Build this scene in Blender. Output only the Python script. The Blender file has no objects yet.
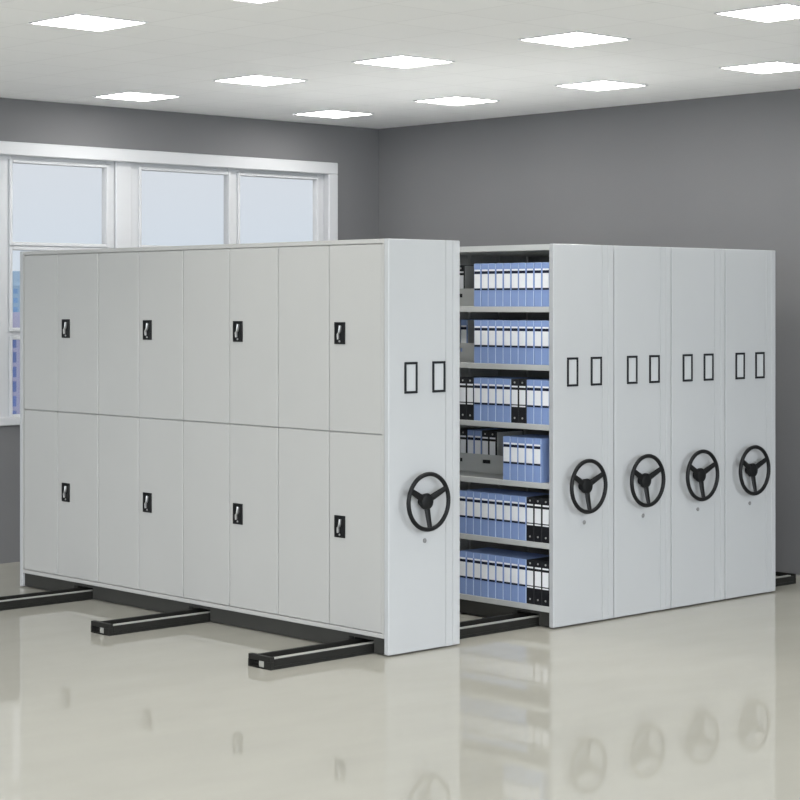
import bpy, bmesh, math
from mathutils import Vector, Matrix
S = bpy.context.scene
SKY_BOOST, LED = 6.7, 24.5
COL = S.collection
PI = math.pi

# ------------------------------------------------------------------ materials
def new_mat(name, color, rough=0.5, metal=0.0, spec=0.5):
    m = bpy.data.materials.new(name); m.use_nodes = True
    b = m.node_tree.nodes['Principled BSDF']
    b.inputs['Base Color'].default_value = (*color, 1)
    b.inputs['Roughness'].default_value = rough
    b.inputs['Metallic'].default_value = metal
    b.inputs['Specular IOR Level'].default_value = spec
    return m, m.node_tree.nodes, m.node_tree.links, b

def noise_var(m, nodes, links, b, color, amount, scale, detail=3, bump=0.0, stretch=(1, 1, 1)):
    tc = nodes.new('ShaderNodeTexCoord'); mp = nodes.new('ShaderNodeMapping')
    mp.inputs['Scale'].default_value = stretch
    links.new(tc.outputs['Object'], mp.inputs['Vector'])
    n = nodes.new('ShaderNodeTexNoise'); n.inputs['Scale'].default_value = scale; n.inputs['Detail'].default_value = detail
    links.new(mp.outputs['Vector'], n.inputs['Vector'])
    r = nodes.new('ShaderNodeValToRGB')
    lo = [c * (1 - amount) for c in color]; hi = [min(1, c * (1 + amount)) for c in color]
    r.color_ramp.elements[0].position = 0.3; r.color_ramp.elements[1].position = 0.7
    r.color_ramp.elements[0].color = (*lo, 1); r.color_ramp.elements[1].color = (*hi, 1)
    links.new(n.outputs['Fac'], r.inputs['Fac']); links.new(r.outputs['Color'], b.inputs['Base Color'])
    if bump:
        bp = nodes.new('ShaderNodeBump'); bp.inputs['Strength'].default_value = bump; bp.inputs['Distance'].default_value = 0.002
        links.new(n.outputs['Fac'], bp.inputs['Height']); links.new(bp.outputs['Normal'], b.inputs['Normal'])

def simple(name, color, rough=0.5, metal=0.0, spec=0.5, amount=0.02, scale=8, bump=0.0):
    m, n, l, b = new_mat(name, color, rough, metal, spec)
    noise_var(m, n, l, b, color, amount, scale, bump=bump)
    return m

M = {}
M['steel'] = simple('light_grey_powder_coat', (0.420, 0.432, 0.440), 0.38, 0, 0.35, 0.01, 3)
M['door'] = simple('warm_grey_powder_coat', (0.415, 0.415, 0.402), 0.42, 0, 0.35, 0.01, 3)
M['shelf'] = simple('shelf_grey_coat', (0.50, 0.51, 0.50), 0.45, 0, 0.3, 0.01, 4)
M['plinth'] = simple('dark_plinth_paint', (0.035, 0.035, 0.032), 0.55, 0, 0.3, 0.05, 6)
M['black'] = simple('black_plastic', (0.007, 0.0075, 0.008), 0.45, 0, 0.2, 0.05, 20)
M['frame'] = simple('black_frame_plastic', (0.010, 0.012, 0.014), 0.5, 0, 0.2, 0.05, 20)
M['card'] = simple('index_card', (0.45, 0.465, 0.475), 0.6, 0, 0.2, 0.01, 30)
M['chrome'] = simple('satin_chrome', (0.50, 0.50, 0.50), 0.35, 0.6, 0.5, 0.03, 30)
M['lock'] = simple('grey_lock', (0.20, 0.20, 0.20), 0.5, 0, 0.2)
M['track'] = simple('dark_track_paint', (0.016, 0.016, 0.0145), 0.55, 0, 0.15, 0.06, 10)
M['rail'] = simple('worn_steel_rail', (0.40, 0.40, 0.37), 0.45, 0.3, 0.5, 0.06, 10)
M['blue'] = simple('blue_binder_board', (0.245, 0.345, 0.62), 0.5, 0, 0.3, 0.03, 14)
M['blue_edge_highlight'] = simple('pale_blue_edge_highlight', (0.55, 0.66, 0.85), 0.5, 0, 0.3, 0.02, 14)
M['blackcover'] = simple('black_binder_board', (0.010, 0.011, 0.014), 0.5, 0, 0.3, 0.05, 14)
M['label'] = simple('white_paper_label', (0.86, 0.87, 0.90), 0.7, 0, 0.1, 0.01, 40)
M['band'] = simple('navy_label_band', (0.010, 0.014, 0.035), 0.6, 0, 0.2, 0.03, 40)
M['white'] = simple('white_window_paint', (0.56, 0.57, 0.585), 0.4, 0, 0.3, 0.01, 3)
M['wall'] = simple('matt_grey_wall_paint', (0.165, 0.166, 0.170), 0.75, 0, 0.2, 0.03, 0.9, bump=0.02)

# floor: polished pale stone with faint streaks
m, n, l, b = new_mat('polished_floor', (0.60, 0.585, 0.52), 0.03, 0, 0.10)
noise_var(m, n, l, b, (0.415, 0.404, 0.354), 0.03, 1.6, 6, stretch=(1.0, 2.4, 1))
M['floor'] = m

# ceiling: square tiles with thin joints
TILE = 0.484
m, n, l, b = new_mat('ceiling_tiles', (0.78, 0.79, 0.79), 0.85, 0, 0.1)
tc = n.new('ShaderNodeTexCoord'); mp = n.new('ShaderNodeMapping')
mp.inputs['Location'].default_value = (-1.452, -1.43, 0)
l.new(tc.outputs['Object'], mp.inputs['Vector'])
bt = n.new('ShaderNodeTexBrick'); bt.offset = 0; bt.offset_frequency = 1
bt.inputs['Scale'].default_value = 1.0; bt.inputs['Brick Width'].default_value = TILE; bt.inputs['Row Height'].default_value = TILE
bt.inputs['Mortar Size'].default_value = 0.006; bt.inputs['Mortar Smooth'].default_value = 0.3
bt.inputs['Color1'].default_value = (0.945, 0.95, 0.955, 1); bt.inputs['Color2'].default_value = (0.925, 0.93, 0.935, 1)
bt.inputs['Mortar'].default_value = (0.85, 0.855, 0.86, 1)
l.new(mp.outputs['Vector'], bt.inputs['Vector']); l.new(bt.outputs['Color'], b.inputs['Base Color'])
M['ceiling'] = m

# lit diffuser
m = bpy.data.materials.new('lit_led_diffuser'); m.use_nodes = True
b = m.node_tree.nodes['Principled BSDF']
b.inputs['Base Color'].default_value = (0.9, 0.9, 0.9, 1)
b.inputs['Emission Color'].default_value = (1, 0.975, 0.94, 1); b.inputs['Emission Strength'].default_value = LED
M['led'] = m

# glass: clear with a weak reflection
m = bpy.data.materials.new('window_glass'); m.use_nodes = True
nt = m.node_tree; nt.nodes.remove(nt.nodes['Principled BSDF'])
tr = nt.nodes.new('ShaderNodeBsdfTransparent'); tr.inputs['Color'].default_value = (0.99, 0.99, 0.995, 1)
gl = nt.nodes.new('ShaderNodeBsdfGlossy'); gl.inputs['Roughness'].default_value = 0.02
fr = nt.nodes.new('ShaderNodeFresnel'); fr.inputs['IOR'].default_value = 1.25
mx = nt.nodes.new('ShaderNodeMixShader')
nt.links.new(fr.outputs['Fac'], mx.inputs[0]); nt.links.new(tr.outputs[0], mx.inputs[1]); nt.links.new(gl.outputs[0], mx.inputs[2])
nt.links.new(mx.outputs[0], nt.nodes['Material Output'].inputs['Surface'])
M['glass'] = m

def tower_mat(name, wall, win, sx, sz):
    m, n, l, b = new_mat(name, wall, 0.6, 0, 0.2)
    tc = n.new('ShaderNodeTexCoord'); mp = n.new('ShaderNodeMapping'); mp.inputs['Rotation'].default_value = (PI / 2, 0, 0)
    l.new(tc.outputs['Object'], mp.inputs['Vector'])
    bt = n.new('ShaderNodeTexBrick'); bt.offset = 0; bt.inputs['Scale'].default_value = 1
    bt.inputs['Brick Width'].default_value = sx; bt.inputs['Row Height'].default_value = sz
    bt.inputs['Mortar Size'].default_value = 0.25 * min(sx, sz); bt.inputs['Bias'].default_value = -0.1
    bt.inputs['Color1'].default_value = (*win, 1); bt.inputs['Color2'].default_value = (*[c * 1.6 for c in win], 1)
    bt.inputs['Mortar'].default_value = (*wall, 1)
    l.new(mp.outputs['Vector'], bt.inputs['Vector']); l.new(bt.outputs['Color'], b.inputs['Base Color'])
    return m

# ------------------------------------------------------------------ mesh helpers
def BM(): return bmesh.new()

def box(bm, x0, x1, y0, y1, z0, z1, bev=0.0, mi=0, seg=1):
    t = bmesh.new()
    vs = [t.verts.new((x, y, z)) for x in (x0, x1) for y in (y0, y1) for z in (z0, z1)]
    for f in ((0, 1, 3, 2), (4, 6, 7, 5), (0, 4, 5, 1), (2, 3, 7, 6), (0, 2, 6, 4), (1, 5, 7, 3)):
        t.faces.new([vs[i] for i in f])
    bmesh.ops.recalc_face_normals(t, faces=t.faces)
    if bev:
        bmesh.ops.bevel(t, geom=list(t.edges), offset=bev, segments=seg, affect='EDGES', profile=0.5)
    for f in t.faces: f.material_index = mi
    merge(bm, t)

def merge(bm, t):
    me = bpy.data.meshes.new('tmp'); t.to_mesh(me); t.free(); bm.from_mesh(me); bpy.data.meshes.remove(me)

def tube(bm, pts, radii, seg=12, close=False):
    """swept round bar through pts"""
    n = len(pts); rings = []
    for i, p in enumerate(pts):
        a = pts[(i - 1) % n] if (close or i > 0) else p
        c = pts[(i + 1) % n] if (close or i < n - 1) else p
        t = (Vector(c) - Vector(a)).normalized()
        up = Vector((0, 1, 0)) if abs(t.y) < 0.9 else Vector((1, 0, 0))
        u = t.cross(up).normalized(); v = t.cross(u).normalized()
        r = radii[i] if isinstance(radii, (list, tuple)) else radii
        ru, rv = r if isinstance(r, tuple) else (r, r)
        rings.append([bm.verts.new(Vector(p) + u * math.cos(2 * PI * k / seg) * ru + v * math.sin(2 * PI * k / seg) * rv) for k in range(seg)])
    for i in range(n if close else n - 1):
        A, B = rings[i], rings[(i + 1) % n]
        for k in range(seg):
            bm.faces.new((A[k], A[(k + 1) % seg], B[(k + 1) % seg], B[k]))
    if not close:
        bm.faces.new(rings[0]); bm.faces.new(rings[-1][::-1])
    bmesh.ops.recalc_face_normals(bm, faces=bm.faces)

def lathe_y(bm, cx, cz, prof, seg=32):
    """prof: list of (radius, y) revolved about the axis through (cx, cz) along Y"""
    rings = [[bm.verts.new((cx + r * math.cos(2 * PI * k / seg), y, cz + r * math.sin(2 * PI * k / seg))) for k in range(seg)] for r, y in prof]
    for A, B in zip(rings, rings[1:]):
        for k in range(seg): bm.faces.new((A[k], A[(k + 1) % seg], B[(k + 1) % seg], B[k]))
    bm.faces.new(rings[0]); bm.faces.new(rings[-1][::-1])
    bmesh.ops.recalc_face_normals(bm, faces=bm.faces)

def lathe_x(bm, cy, cz, prof, seg=16):
    rings = [[bm.verts.new((x, cy + r * math.cos(2 * PI * k / seg), cz + r * math.sin(2 * PI * k / seg))) for k in range(seg)] for r, x in prof]
    for A, B in zip(rings, rings[1:]):
        for k in range(seg): bm.faces.new((A[k], A[(k + 1) % seg], B[(k + 1) % seg], B[k]))
    bm.faces.new(rings[0]); bm.faces.new(rings[-1][::-1])
    bmesh.ops.recalc_face_normals(bm, faces=bm.faces)

def build(name, bm, mats, parent=None, smooth=False, loc=(0, 0, 0)):
    me = bpy.data.meshes.new(name)
    if smooth:
        for f in bm.faces: f.smooth = True
    bm.to_mesh(me); bm.free()
    for mm in (mats if isinstance(mats, (list, tuple)) else [mats]): me.materials.append(mm)
    if smooth:
        try: me.set_sharp_from_angle(angle=math.radians(40))
        except Exception: pass
    o = bpy.data.objects.new(name, me); COL.objects.link(o)
    o.location = loc
    if parent: o.parent = parent
    return o

def thing(name, label, cat, loc=(0, 0, 0), group=None):
    o = bpy.data.objects.new(name, None); COL.objects.link(o)
    o.empty_display_size = 0.1
    o.location = loc
    return tag(o, label, cat, group)

def tag(o, label, cat, group=None):
    o['label'] = label; o['category'] = cat
    if group: o['group'] = group
    return o

def struct(name, bm, mats, parent=None):
    o = build(name, bm, mats, parent)
    if parent is None: o['kind'] = 'structure'
    return o

def copy_tree(o, parent=None):
    c = o.copy(); COL.objects.link(c)
    c.parent = parent
    for ch in o.children: copy_tree(ch, c)
    return c

# ------------------------------------------------------------------ room
HC = 3.4806                       # ceiling height
WY, WX = 4.83, 4.376              # window wall, far right wall
X0, Y0 = -9.5, -10.0              # extent toward the viewer

bm = BM(); box(bm, X0, WX + .2, Y0, WY + .3, -0.12, 0); struct('floor', bm, M['floor'])
bm = BM(); box(bm, -5.8, WX + .2, -6.6, WY + .3, HC, HC + 0.15); struct('ceiling', bm, M['ceiling'])
bm = BM(); box(bm, WX, WX + .2, Y0, WY + .3, 0, HC); struct('wall_right', bm, M['wall'])

# left wall with a long opening for the window band
WXL, WXR, WZ0, WZ1 = -2.34, 3.80, 1.08, 3.075
bm = BM()
box(bm, X0, WXL, WY, WY + .11, 0, HC)
box(bm, WXR, WX, WY, WY + .11, 0, HC)
box(bm, WXL, WXR, WY, WY + .11, 0, WZ0)
box(bm, WXL, WXR, WY, WY + .11, WZ1, HC)
struct('wall_left', bm, M['wall'])

# window units
rows = [(1.105, 1.67), (1.76, 2.345), (2.408, 3.003)]
cols = [(1, [(-.30, .52), (.664, 1.513)]), (2, [(1.85, 2.724), (2.85, 3.694)]), (3, [(-2.20, -1.42), (-1.24, -.50)])]
FY0, FY1 = WY + .05, WY + .105
for idx, panes in cols:
    w = thing('window_%d' % idx, 'x', 'x'); del w['label']; del w['category']; w['kind'] = 'structure'
    xa, xb_ = panes[0][0], panes[-1][1]
    l_, r_ = {1: (-.43, 1.60), 2: (1.76, 3.78), 3: (-2.32, -.43)}[idx]
    fr = BM()
    # outer jambs, mullion, rails, set back in the reveal
    xs = [l_, panes[0][0], panes[0][1], panes[1][0], panes[1][1], r_]
    for a, b_ in ((xs[0], xs[1]), (xs[2], xs[3]), (xs[4], xs[5])):
        box(fr, a, b_, FY0, FY1, WZ0, WZ1 - .01, .006)
    zs = [WZ0, rows[0][0], rows[0][1], rows[1][0], rows[1][1], rows[2][0], rows[2][1], WZ1 - .01]
    for a, b_ in ((xs[1], xs[2]), (xs[3], xs[4])):
        for k in range(0, 8, 2):
            box(fr, a, b_, FY0 + .004, FY1 - .004, zs[k], zs[k + 1], .004)
    f = struct('window_frame', fr, M['white'], w)
    # thin sash beads round every pane
    for a, b_ in ((xs[1], xs[2]), (xs[3], xs[4])):
        for z0, z1 in rows:
            bd = BM(); t_ = .028
            box(bd, a - t_, a - .001, FY0 - .018, FY0 + .001, z0 - t_, z1 + t_, .004); box(bd, b_ + .001, b_ + t_, FY0 - .018, FY0 + .001, z0 - t_, z1 + t_, .004)
            box(bd, a, b_, FY0 - .018, FY0 + .001, z0 - t_, z0 - .001, .004); box(bd, a, b_, FY0 - .018, FY0 + .001, z1 + .001, z1 + t_, .004)
            build('sash', bd, M['white'], w)
            g = BM(); box(g, a - .002, b_ + .002, FY0 + .040, FY0 + .046, z0 - .002, z1 + .002); build('glass_pane', g, M['glass'], w)
# posts between the units and flat casing round the band
bm = BM()
box(bm, 1.602, 1.758, WY + .03, FY1, WZ0, WZ1, .008)
struct('trim_1', bm, M['white'])
bm = BM()
box(bm, WXL - .07, WXR + .074, WY - .03, WY, WZ1 - .02, 3.155, .006)
box(bm, WXL - .07, WXR + .074, WY - .03, WY, 1.03, WZ0 + .01, .006)
box(bm, WXR - .03, WXR + .074, WY - .03, WY, WZ0 + .01, WZ1 - .02, .006)
box(bm, WXL - .07, WXL + .02, WY - .03, WY, WZ0 + .01, WZ1 - .02, .006)
box(bm, WXR - .018, WXR, WY, FY1, WZ0, WZ1, .004)           # lined reveal
box(bm, WXL, WXL + .02, WY, FY1, WZ0, WZ1, .004)
box(bm, WXL + .02, WXR - .018, WY, FY0, WZ1 - .012, WZ1, .003)
box(bm, WXL + .02, WXR - .018, WY, FY0, WZ0, WZ0 + .012, .003)
struct('trim_2', bm, M['white'])

# ------------------------------------------------------------------ ceiling panels
def panel(cx, cy, label):
    t = thing('ceiling_light', label, 'ceiling light', (cx, cy, HC), 'square light panels set in the ceiling')
    h = 0.223
    bm = BM()
    for a in ((-h - .010, h + .010, -h - .010, -h), (-h - .010, h + .010, h, h + .010), (-h - .010, -h, -h, h), (h, h + .010, -h, h)):
        box(bm, a[0], a[1], a[2], a[3], -.008, -.0005, .002)
    build('frame', bm, M['white'], t)
    bm = BM(); box(bm, -h + .001, h - .001, -h + .001, h - .001, -.006, -.0005)
    build('diffuser', bm, M['led'], t)

panel(-1.225, 1.09, 'square ceiling light panel at the upper left corner, largest on the left')
panel(-1.225, -.33, 'square ceiling light panel cut off by the top edge, near the middle')
for y, lb in ((4.04, 'square ceiling light panel above the left window, nearest the window wall'),
              (2.60, 'square ceiling light panel left of centre, second from the window wall in its row'),
              (1.17, 'square ceiling light panel near the centre, third from the window wall in its row'),
              (-.28, 'square ceiling light panel right of centre, fourth from the window wall in its row'),
              (-1.70, 'square ceiling light panel at the upper right corner, cut by the edge')):
    panel(1.215, y, lb)
for y, lb in ((4.05, 'small square ceiling light panel just left of the far room corner'),
              (2.64, 'square ceiling light panel just right of the far corner of the room'),
              (1.20, 'square ceiling light panel in the far row, second right of the room corner'),
              (-.24, 'square ceiling light panel in the far row at the right edge')):
    panel(3.16, y, lb)

# ------------------------------------------------------------------ carriages
T, L, W = 2.3, 3.719, 0.555
EP = 0.037                        # end panel thickness
Z_SH = [0.13, 0.508, 0.866, 1.217, 1.574, 1.924]    # top faces of the shelves
SH_T = 0.034
TRACKS = [(.149, .337), (1.627, 1.815), (2.88, 3.068)]

def end_panel(root):
    bm = BM()
    # flat pressed panel with a rounded left return, a groove and a narrow raised strip
    box(bm, 0, .442, 0, EP, .009, T, .005, seg=2)
    box(bm, .4435, .497, .0005, EP, .009, T, .0015)
    box(bm, .4985, W, 0, EP, .009, T, .005, seg=2)
    box(bm, .43, .51, .006, EP - .002, .014, T - .002)
    return build('end_panel', bm, M['steel'], root)

def handwheel(root):
    cx, cz, yr = .249, .842, -.060
    w = bpy.data.objects.new('hand_wheel', None); COL.objects.link(w); w.parent = root; w.location = (cx, 0, cz)
    R = .154
    bm = BM()
    pts = [(R * math.cos(2 * PI * k / 64), yr, R * math.sin(2 * PI * k / 64)) for k in range(64)]
    tube(bm, pts, .0125, 12, True)
    build('rim', bm, M['black'], w, True)
    bm = BM()
    lathe_y(bm, 0, 0, [(.028, .0), (.028, -.022), (.044, -.028), (.047, -.044), (.043, -.054), (.033, -.058), (.012, -.059)], 32)
    build('hub', bm, M['black'], w, True)
    for deg in (27, 153, 274):
        a = math.radians(deg); d = Vector((math.cos(a), 0, math.sin(a)))
        bm = BM()
        tube(bm, [d * .036 + Vector((0, -.044, 0)), d * .085 + Vector((0, -.050, 0)), d * .154 + Vector((0, yr, 0))], [(.021, .010), (.019, .009), (.016, .008)], 12)
        build('spoke', bm, M['black'], w, True)
    return w

def label_frame(root, x0, x1):
    z0, z1, t = 1.444, 1.619, .0135
    bm = BM()
    box(bm, x0, x1, -.008, 0, z1 - t, z1, .002); box(bm, x0, x1, -.008, 0, z0, z0 + t, .002)
    box(bm, x0, x0 + t, -.008, 0, z0 + t, z1 - t, .002); box(bm, x1 - t, x1, -.008, 0, z0 + t, z1 - t, .002)
    f = build('label_frame', bm, M['frame'], root)
    bm = BM(); box(bm, x0 + t, x1 - t, -.003, 0, z0 + t, z1 - t)
    build('index_card', bm, M['card'], f)

def lock(root):
    bm = BM(); lathe_y(bm, .274, .619, [(.013, 0), (.013, -.004), (.010, -.006), (.003, -.0062)], 16)
    build('lock', bm, M['lock'], root, True)
    bm = BM(); box(bm, .335, .352, -.007, 0, .690, .696, .001); build('locking_pin', bm, M['chrome'], root)

def plinth(root, x0, x1, name='plinth'):
    bm = BM()
    box(bm, x0, x1, EP, L - EP, .076, .097)
    ys = [EP] + [v for t in TRACKS for v in (t[0] - .012, t[1] + .012)] + [L - EP]
    for a, b_ in zip(ys[::2], ys[1::2]): box(bm, x0, x1, a, b_, .008, .076)
    return build(name, bm, M['plinth'], root)

def front_fittings(root):
    end_panel(root)
    bm = BM(); box(bm, 0, W, L - EP, L, .006, T, .004); build('rear_panel', bm, M['steel'], root)
    handwheel(root); label_frame(root, .118, .216); label_frame(root, .333, .433); lock(root)

# ---- closed carriage with doors
A = thing('mobile_shelving_carriage', 'light grey carriage with sixteen closed doors along its side, standing apart at left', 'shelving carriage',
          (0, 0, 0), 'rolling shelving carriages')
front_fittings(A)
bm = BM()
box(bm, 0, W - .01, EP, L - EP, T - .026, T, .003)                 # top rail
box(bm, 0, W - .01, EP, L - EP, .097, .122, .003)                  # bottom rail
box(bm, .0, .02, EP, EP + .014, .122, T - .026)
box(bm, .0, .02, L - EP - .012, L - EP, .122, T - .026)
box(bm, W - .02, W - .01, EP, L - EP, .122, T - .026)              # back sheet
box(bm, .022, .03, EP + .014, L - EP - .012, .122, T - .026)       # rebate behind the doors
build('cabinet_body', bm, M['door'], A)
plinth(A, .018, .06)
edges = [.051, .500, .952, 1.407, 1.867, 2.334, 2.785, 3.256, 3.670]
HANDLE_Y = {0: .4015, 2: 1.321, 4: 2.2355, 6: 3.1525}
for zr, (z0, z1) in enumerate(((1.2205, T - .029), (.125, 1.2155))):
    for k in range(8):
        y0, y1 = edges[k] + .003, edges[k + 1] - .003
        bm = BM(); box(bm, .002, .021, y0, y1, z0, z1, .004)
        d = build('door', bm, M['door'], A)
        if k % 2 == 0:                                             # leaf with the latch on its far edge
            yc = HANDLE_Y[k]; zc = (1.776, .686)[zr]
            bm = BM()
            box(bm, -.006, .002, yc - .044, yc - .036, zc - .062, zc + .062, .0015); box(bm, -.006, .002, yc + .036, yc + .044, zc - .062, zc + .062, .0015)
            box(bm, -.006, .002, yc - .036, yc + .036, zc + .054, zc + .062, .0015); box(bm, -.006, .002, yc - .036, yc + .036, zc - .062, zc - .054, .0015)
            box(bm, -.001, .002, yc - .037, yc + .037, zc - .055, zc + .055)
            build('handle_plate', bm, M['black'], d)
            bm = BM()
            tube(bm, [(-.006, yc - .009, zc + .042), (-.010, yc - .009, zc + .012), (-.010, yc - .004, zc + .002), (-.010, yc + .006, zc - .006), (-.006, yc + .008, zc - .034)], [(.0105, .004)] * 5, 10)
            build('latch_lever', bm, M['chrome'], d, True)
            bm = BM(); lathe_x(bm, yc + .002, zc - .046, [(.006, -.001), (.006, -.004), (.002, -.0045)], 14)
            build('keyhole', bm, M['chrome'], d, True)

# ---- open double sided carriage (first of the row of four)
XB, W = 1.342, 0.5485
B = thing('mobile_shelving_carriage', 'light grey carriage whose open side shows shelves filled with binders', 'shelving carriage',
          (XB, 0, 0), 'rolling shelving carriages')
front_fittings(B)
bm = BM()
box(bm, .002, W - .002, EP, L - EP, T - .012, T - .002)
box(bm, .002, .014, EP, L - EP, T - .038, T - .002, .002); box(bm, W - .014, W - .002, EP, L - EP, T - .038, T - .002, .002)
build('top_panel', bm, M['shelf'], B)
plinth(B, .02, .06); plinth(B, W - .06, W - .02)
bays = [EP, 1.262, 2.488, L - EP]
for i in (1, 2):
    bm = BM(); box(bm, .006, .27, bays[i] - .012, bays[i] + .012, .097, T - .038); box(bm, .28, W - .006, bays[i] - .012, bays[i] + .012, .097, T - .038)
    build('upright', bm, M['shelf'], B)
for z in Z_SH:
    bm = BM()
    for i in range(3):
        a, b_ = bays[i] + (.013 if i else .001), bays[i + 1] - (.013 if i < 2 else .001)
        box(bm, .004, W - .004, a, b_, z - .006, z, .0015)
        box(bm, .004, .018, a, b_, z - SH_T, z - .001, .002); box(bm, W - .018, W - .004, a, b_, z - SH_T, z - .001, .002)
    s = build('shelf', bm, M['shelf'], B)
    # low perforated stop strip along the middle of the shelf
    bm = BM(); y0, y1 = bays[0] + .01, bays[1] - .02
    box(bm, .285, .289, y0, y1, z, z + .058); box(bm, .285, .289, y0, y1, z + .082, z + .115)
    ys = [y0] + [v for k in range(5) for v in (.05 + .25 * k, .12 + .25 * k)] + [y1]
    for a, b_ in zip(ys[::2], ys[1::2]): box(bm, .285, .289, a, b_, z + .058, z + .082)
    build('divider_strip', bm, M['shelf'], s)

for xb_, lb in ((1.8985, 'closed light grey carriage pushed against the open binder carriage, second of the row of four'),
                (2.455, 'closed light grey carriage third in the row of four, between two closed carriages'),
                (3.0115, 'closed light grey carriage at the right end of the row, by dark wall')):
    c = copy_tree(B); c.location = (xb_, 0, 0); c['label'] = lb
    for ch in c.children:                                          # fittings sit a touch nearer the left edge on these
        if ch.name.split('.')[0] in ('hand_wheel', 'label_frame', 'lock', 'locking_pin'):
            ch.location.x -= {1.8985: .003, 2.455: .011, 3.0115: .016}[xb_]

# ------------------------------------------------------------------ binders
BW, BH, BD = .0637, .266, .255
PITCH = .0637
def make_binder(kind):
    t = thing('binder', 'x', 'binder')
    hw = BW / 2 - .0009
    bm = BM()
    box(bm, 0, BD, -hw, hw, 0, BH, .0025, seg=1)
    if kind == 'blue':
        box(bm, -.0012, .001, -hw, -hw + .004, .003, .097, 0, 1)          # edge highlight put into the colour as pale strips along the spine
        box(bm, -.0012, .001, -hw, -hw + .0025, .232, BH - .003, 0, 1)
    build('cover', bm, [M['blue'], M['blue_edge_highlight']] if kind == 'blue' else M['blackcover'], t)
    lw = .0245
    bm = BM(); box(bm, -.0016, .001, -lw, lw, .113, .201); build('spine_label', bm, M['label'], t)
    if kind == 'blue':
        bm = BM(); box(bm, -.0014, .001, -lw, lw, .2185, .229); build('label_edge', bm, M['label'], t)
        bm = BM(); box(bm, -.0022, .001, -lw, -.002, .2015, .2185, .0008); box(bm, -.0022, .001, .002, lw, .2015, .2185, .0008)
        box(bm, -.0012, .001, -lw, lw, .2025, .2165); build('label_band', bm, M['band'], t)
        bm = BM(); box(bm, -.0018, .001, -lw, lw, .101, .1125); build('label_band', bm, M['band'], t)
    else:
        for z0, z1 in ((.216, .226), (.098, .106)):
            bm = BM(); box(bm, -.0014, .001, -lw, lw, z0, z1); build('label_edge', bm, M['label'], t)
        for z in (.030, .246):
            bm = BM(); lathe_x(bm, 0, z, [(.006, .0008), (.006, -.002), (.003, -.0035)], 14); build('rivet', bm, M['chrome'], t, True)
    return t

ORD = ['first', 'second', 'third', 'fourth', 'fifth', 'sixth', 'seventh', 'eighth', 'ninth', 'tenth', 'eleventh', 'twelfth', 'thirteenth']
proto = {}
def put(kind, x, y, z, label, group):
    if kind not in proto:
        proto[kind] = make_binder(kind); o = proto[kind]
    else:
        o = copy_tree(proto[kind])
    o.location = (x, y, z); o['label'] = label; o['group'] = group; o['category'] = 'binder'
    return o

b_, k_ = 'blue', 'black'
shelves = [  # shelf index, name, first y, kinds from the right
    (5, 'top shelf', .041, [b_] * 10),
    (4, 'second shelf down', .041, [b_] * 10),
    (3, 'third shelf down', .041, [b_] * 3 + [k_] * 2 + [b_] * 5 + [k_] * 2),
    (2, 'fourth shelf down', .110, [b_] * 5),
    (1, 'fifth shelf down', .041, [k_] * 3 + [b_] * 9),
    (0, 'bottom shelf', .041, [k_] * 3 + [b_] * 9)]
for si, nm, y0, kinds in shelves:
    for i, kd in enumerate(kinds):
        pos = 'rightmost' if i == 0 else ORD[i] + ' from the right'
        desc = 'pale blue binder with white spine label' if kd == b_ else 'riveted black binder with white label'
        put(kd, XB + .010 + .0007 * ((i * 7 + si * 3) % 4), y0 + BW / 2 + i * PITCH, Z_SH[si],
            '%s, %s on the %s' % (desc, pos, nm), 'binders on the ' + nm)
# the row behind, seen through the gaps
XR = XB + .2925; dz = 0.0005
for kd, y, lb in ((k_, .787, 'black binder in the back row of the fourth shelf, rightmost one'),
                  (k_, .852, 'black binder in the back row of the fourth shelf, second from right'),
                  (b_, .918, 'blue binder in the back row of the fourth shelf, beside two black ones'),
                  (b_, .983, 'blue binder in the back row of the fourth shelf, left of another blue'),
                  (k_, 1.050, 'black binder in the back row of the fourth shelf, far left in the gap')):
    put(kd, XR, y, Z_SH[2], lb, 'binders in the back row')
put(k_, XR, 1.071, Z_SH[5], 'black binder in the back row of the top shelf, seen left of blue ones', 'binders in the back row')
put(b_, XR, 1.045, Z_SH[4], 'blue binder in the back row of the second shelf, in shadow at left', 'binders in the back row')

# thin metal bookends that hold up the back row
for y, zi, lb in ((.747, 2, 'thin grey metal bookend right of the black binders on the fourth shelf'),
                  (1.036, 5, 'thin grey metal bookend in the gap at the left of the top shelf'),
                  (1.010, 4, 'thin grey metal bookend in the gap at the left of the second shelf')):
    t = thing('bookend', lb, 'bookend', (XR, y, Z_SH[zi]), 'bookends behind the front binders')
    bm = BM(); box(bm, .002, .236, -.0015, .0015, 0, .262, .001); build('plate', bm, M['shelf'], t)
    bm = BM(); box(bm, .004, .232, -.10, -.0016, 0, .002); build('foot', bm, M['shelf'], t)

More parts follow.
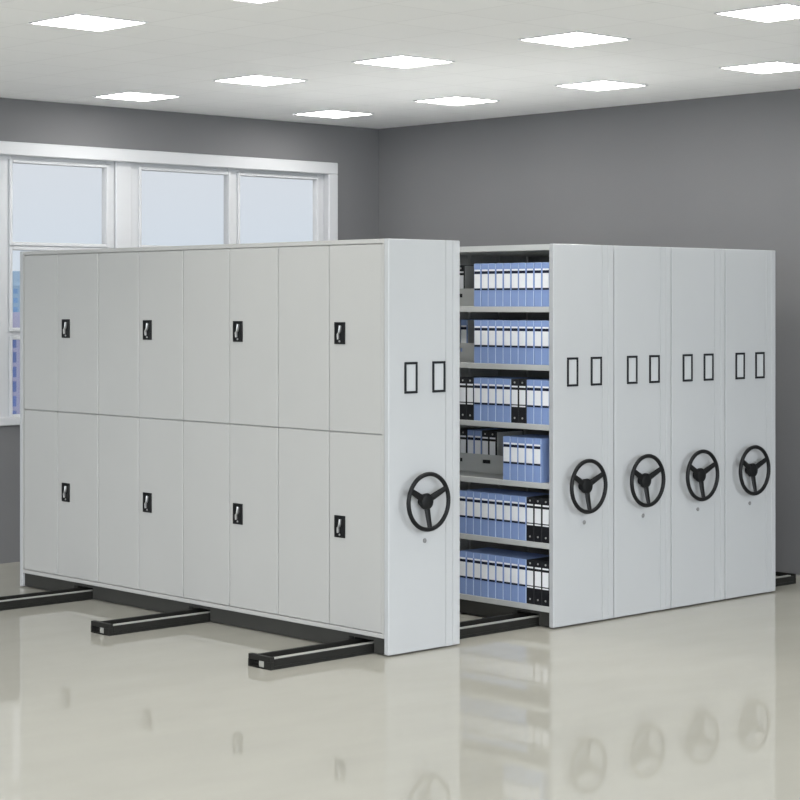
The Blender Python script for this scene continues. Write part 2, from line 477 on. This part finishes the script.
# ------------------------------------------------------------------ floor tracks
for (y0, y1), lb in zip(TRACKS, ('dark floor track nearest the viewer, running out under the front ends of all carriages',
                                 'dark floor track with open end cap emerging under the middle of the door side',
                                 'dark floor track at the far left, cut by the picture edge')):
    X_A, X_B = -.715, 3.985
    t = thing('floor_track', lb, 'track', (0, (y0 + y1) / 2, 0), 'floor tracks under the carriages')
    hw = (y1 - y0) / 2
    bm = BM()
    box(bm, X_A + .03, X_B - .005, -hw, hw, 0, .018)
    box(bm, X_A + .03, X_B - .005, -hw, -hw + .016, .018, .054, .002)
    box(bm, X_A + .03, X_B - .005, hw - .022, hw, .018, .058, .002)
    build('channel', bm, M['track'], t)
    bm = BM(); box(bm, X_A + .035, X_B - .01, -hw + .020, -hw + .052, .018, .058, .003)
    build('rail', bm, M['rail'], t)
    for xa, xb_ in ((X_A, X_A + .028), (X_B - .004, X_B + .016)):
        bm = BM()
        box(bm, xa, xb_, -hw, hw, .040, .068, .002)
        box(bm, xa, xb_, -hw, -hw + .055, .0, .041)
        box(bm, xa, xb_, hw - .012, hw, .0, .041); box(bm, xa, xb_, -hw + .054, hw - .011, 0, .006)
        build('end_cap', bm, M['track'], t)
    bm = BM(); box(bm, X_A + .006, X_A + .026, -hw + .056, -hw + .105, .0065, .0395, .002); build('bolt_block', bm, M['rail'], t)

# ------------------------------------------------------------------ city outside the window
towers = [('hazy blue office tower seen through the gap between window and cabinet', (249.5, 405.0), (46, 20), 6.2, ((.075, .11, .145), (.03, .06, .11)), 2.2, 2.2),  # blue haze of distance is put into the wall colours
          ('lower mauve apartment block in front of the blue tower outside the window', (155.5, 254.0), (40, 16), -3.0, ((.085, .085, .12), (.022, .035, .085)), 1.3, 2.2)]
for lb, (cx, cy), (sx, sy), top, (wc, wn), ux, uz in towers:
    t = thing('office_tower', lb, 'building', (cx, cy, -60), 'towers outside the window')
    bm = BM(); box(bm, -sx / 2, sx / 2, -sy / 2, sy / 2, 0, top + 60); build('facade', bm, tower_mat('tower_wall', wc, wn, ux, uz), t)
    bm = BM(); box(bm, -sx / 2 - .2, sx / 2 + .2, -sy / 2 - .2, sy / 2 + .2, top + 60, top + 60.8); box(bm, -sx * .2, sx * .15, -sy * .2, sy * .2, top + 60.8, top + 63.6)
    build('roof', bm, simple('tower_roof', [c * 1.2 for c in wc], 0.7), t)

# ------------------------------------------------------------------ world, camera
w = bpy.data.worlds.new('sky'); S.world = w; w.use_nodes = True
nt = w.node_tree; bg = nt.nodes['Background']
tc = nt.nodes.new('ShaderNodeTexCoord'); sp = nt.nodes.new('ShaderNodeSeparateXYZ'); rp = nt.nodes.new('ShaderNodeValToRGB')
nt.links.new(tc.outputs['Generated'], sp.inputs[0])
mr = nt.nodes.new('ShaderNodeMapRange'); mr.inputs['From Min'].default_value = -1; mr.inputs['From Max'].default_value = 1
nt.links.new(sp.outputs['Z'], mr.inputs['Value']); nt.links.new(mr.outputs[0], rp.inputs['Fac'])
e = rp.color_ramp.elements
e[0].position = 0.45; e[0].color = (.40, .42, .44, 1)
e[1].position = 0.505; e[1].color = (.66, .74, .82, 1)
x = e.new(0.56); x.color = (.755, .775, .80, 1)
x = e.new(1.0); x.color = (.76, .775, .80, 1)
# the sky is far brighter on the sunny side, behind the viewer
SUN = Vector((-.40, -1.0, .28)).normalized()
dp = nt.nodes.new('ShaderNodeVectorMath'); dp.operation = 'DOT_PRODUCT'; dp.inputs[1].default_value = SUN
nt.links.new(tc.outputs['Generated'], dp.inputs[0])
lobe = nt.nodes.new('ShaderNodeMapRange'); lobe.interpolation_type = 'SMOOTHSTEP'
lobe.inputs['From Min'].default_value = -0.25; lobe.inputs['From Max'].default_value = 1.0
lobe.inputs['To Min'].default_value = 1.0; lobe.inputs['To Max'].default_value = SKY_BOOST
nt.links.new(dp.outputs['Value'], lobe.inputs['Value'])
nt.links.new(rp.outputs['Color'], bg.inputs['Color']); nt.links.new(lobe.outputs[0], bg.inputs['Strength'])

cam = bpy.data.cameras.new('camera'); co = bpy.data.objects.new('camera', cam); COL.objects.link(co)
co.location = (-7.3336, -7.8822, 1.9424); co.rotation_euler = (PI / 2, 0, -.7552)
cam.sensor_width = 36; cam.lens = 1962.04 / 800 * 36
cam.shift_y = -(400 - 303.59) / 800
cam.clip_start = 0.1; cam.clip_end = 2000
S.camera = co

S.view_settings.view_transform = 'Standard'; S.view_settings.look = 'None'
S.view_settings.exposure = 0.0; S.view_settings.gamma = 1.0; S.view_settings.use_curve_mapping = False
S.cycles.use_denoising = True
S.cycles.max_bounces = 10; S.cycles.diffuse_bounces = 6; S.cycles.transparent_max_bounces = 12
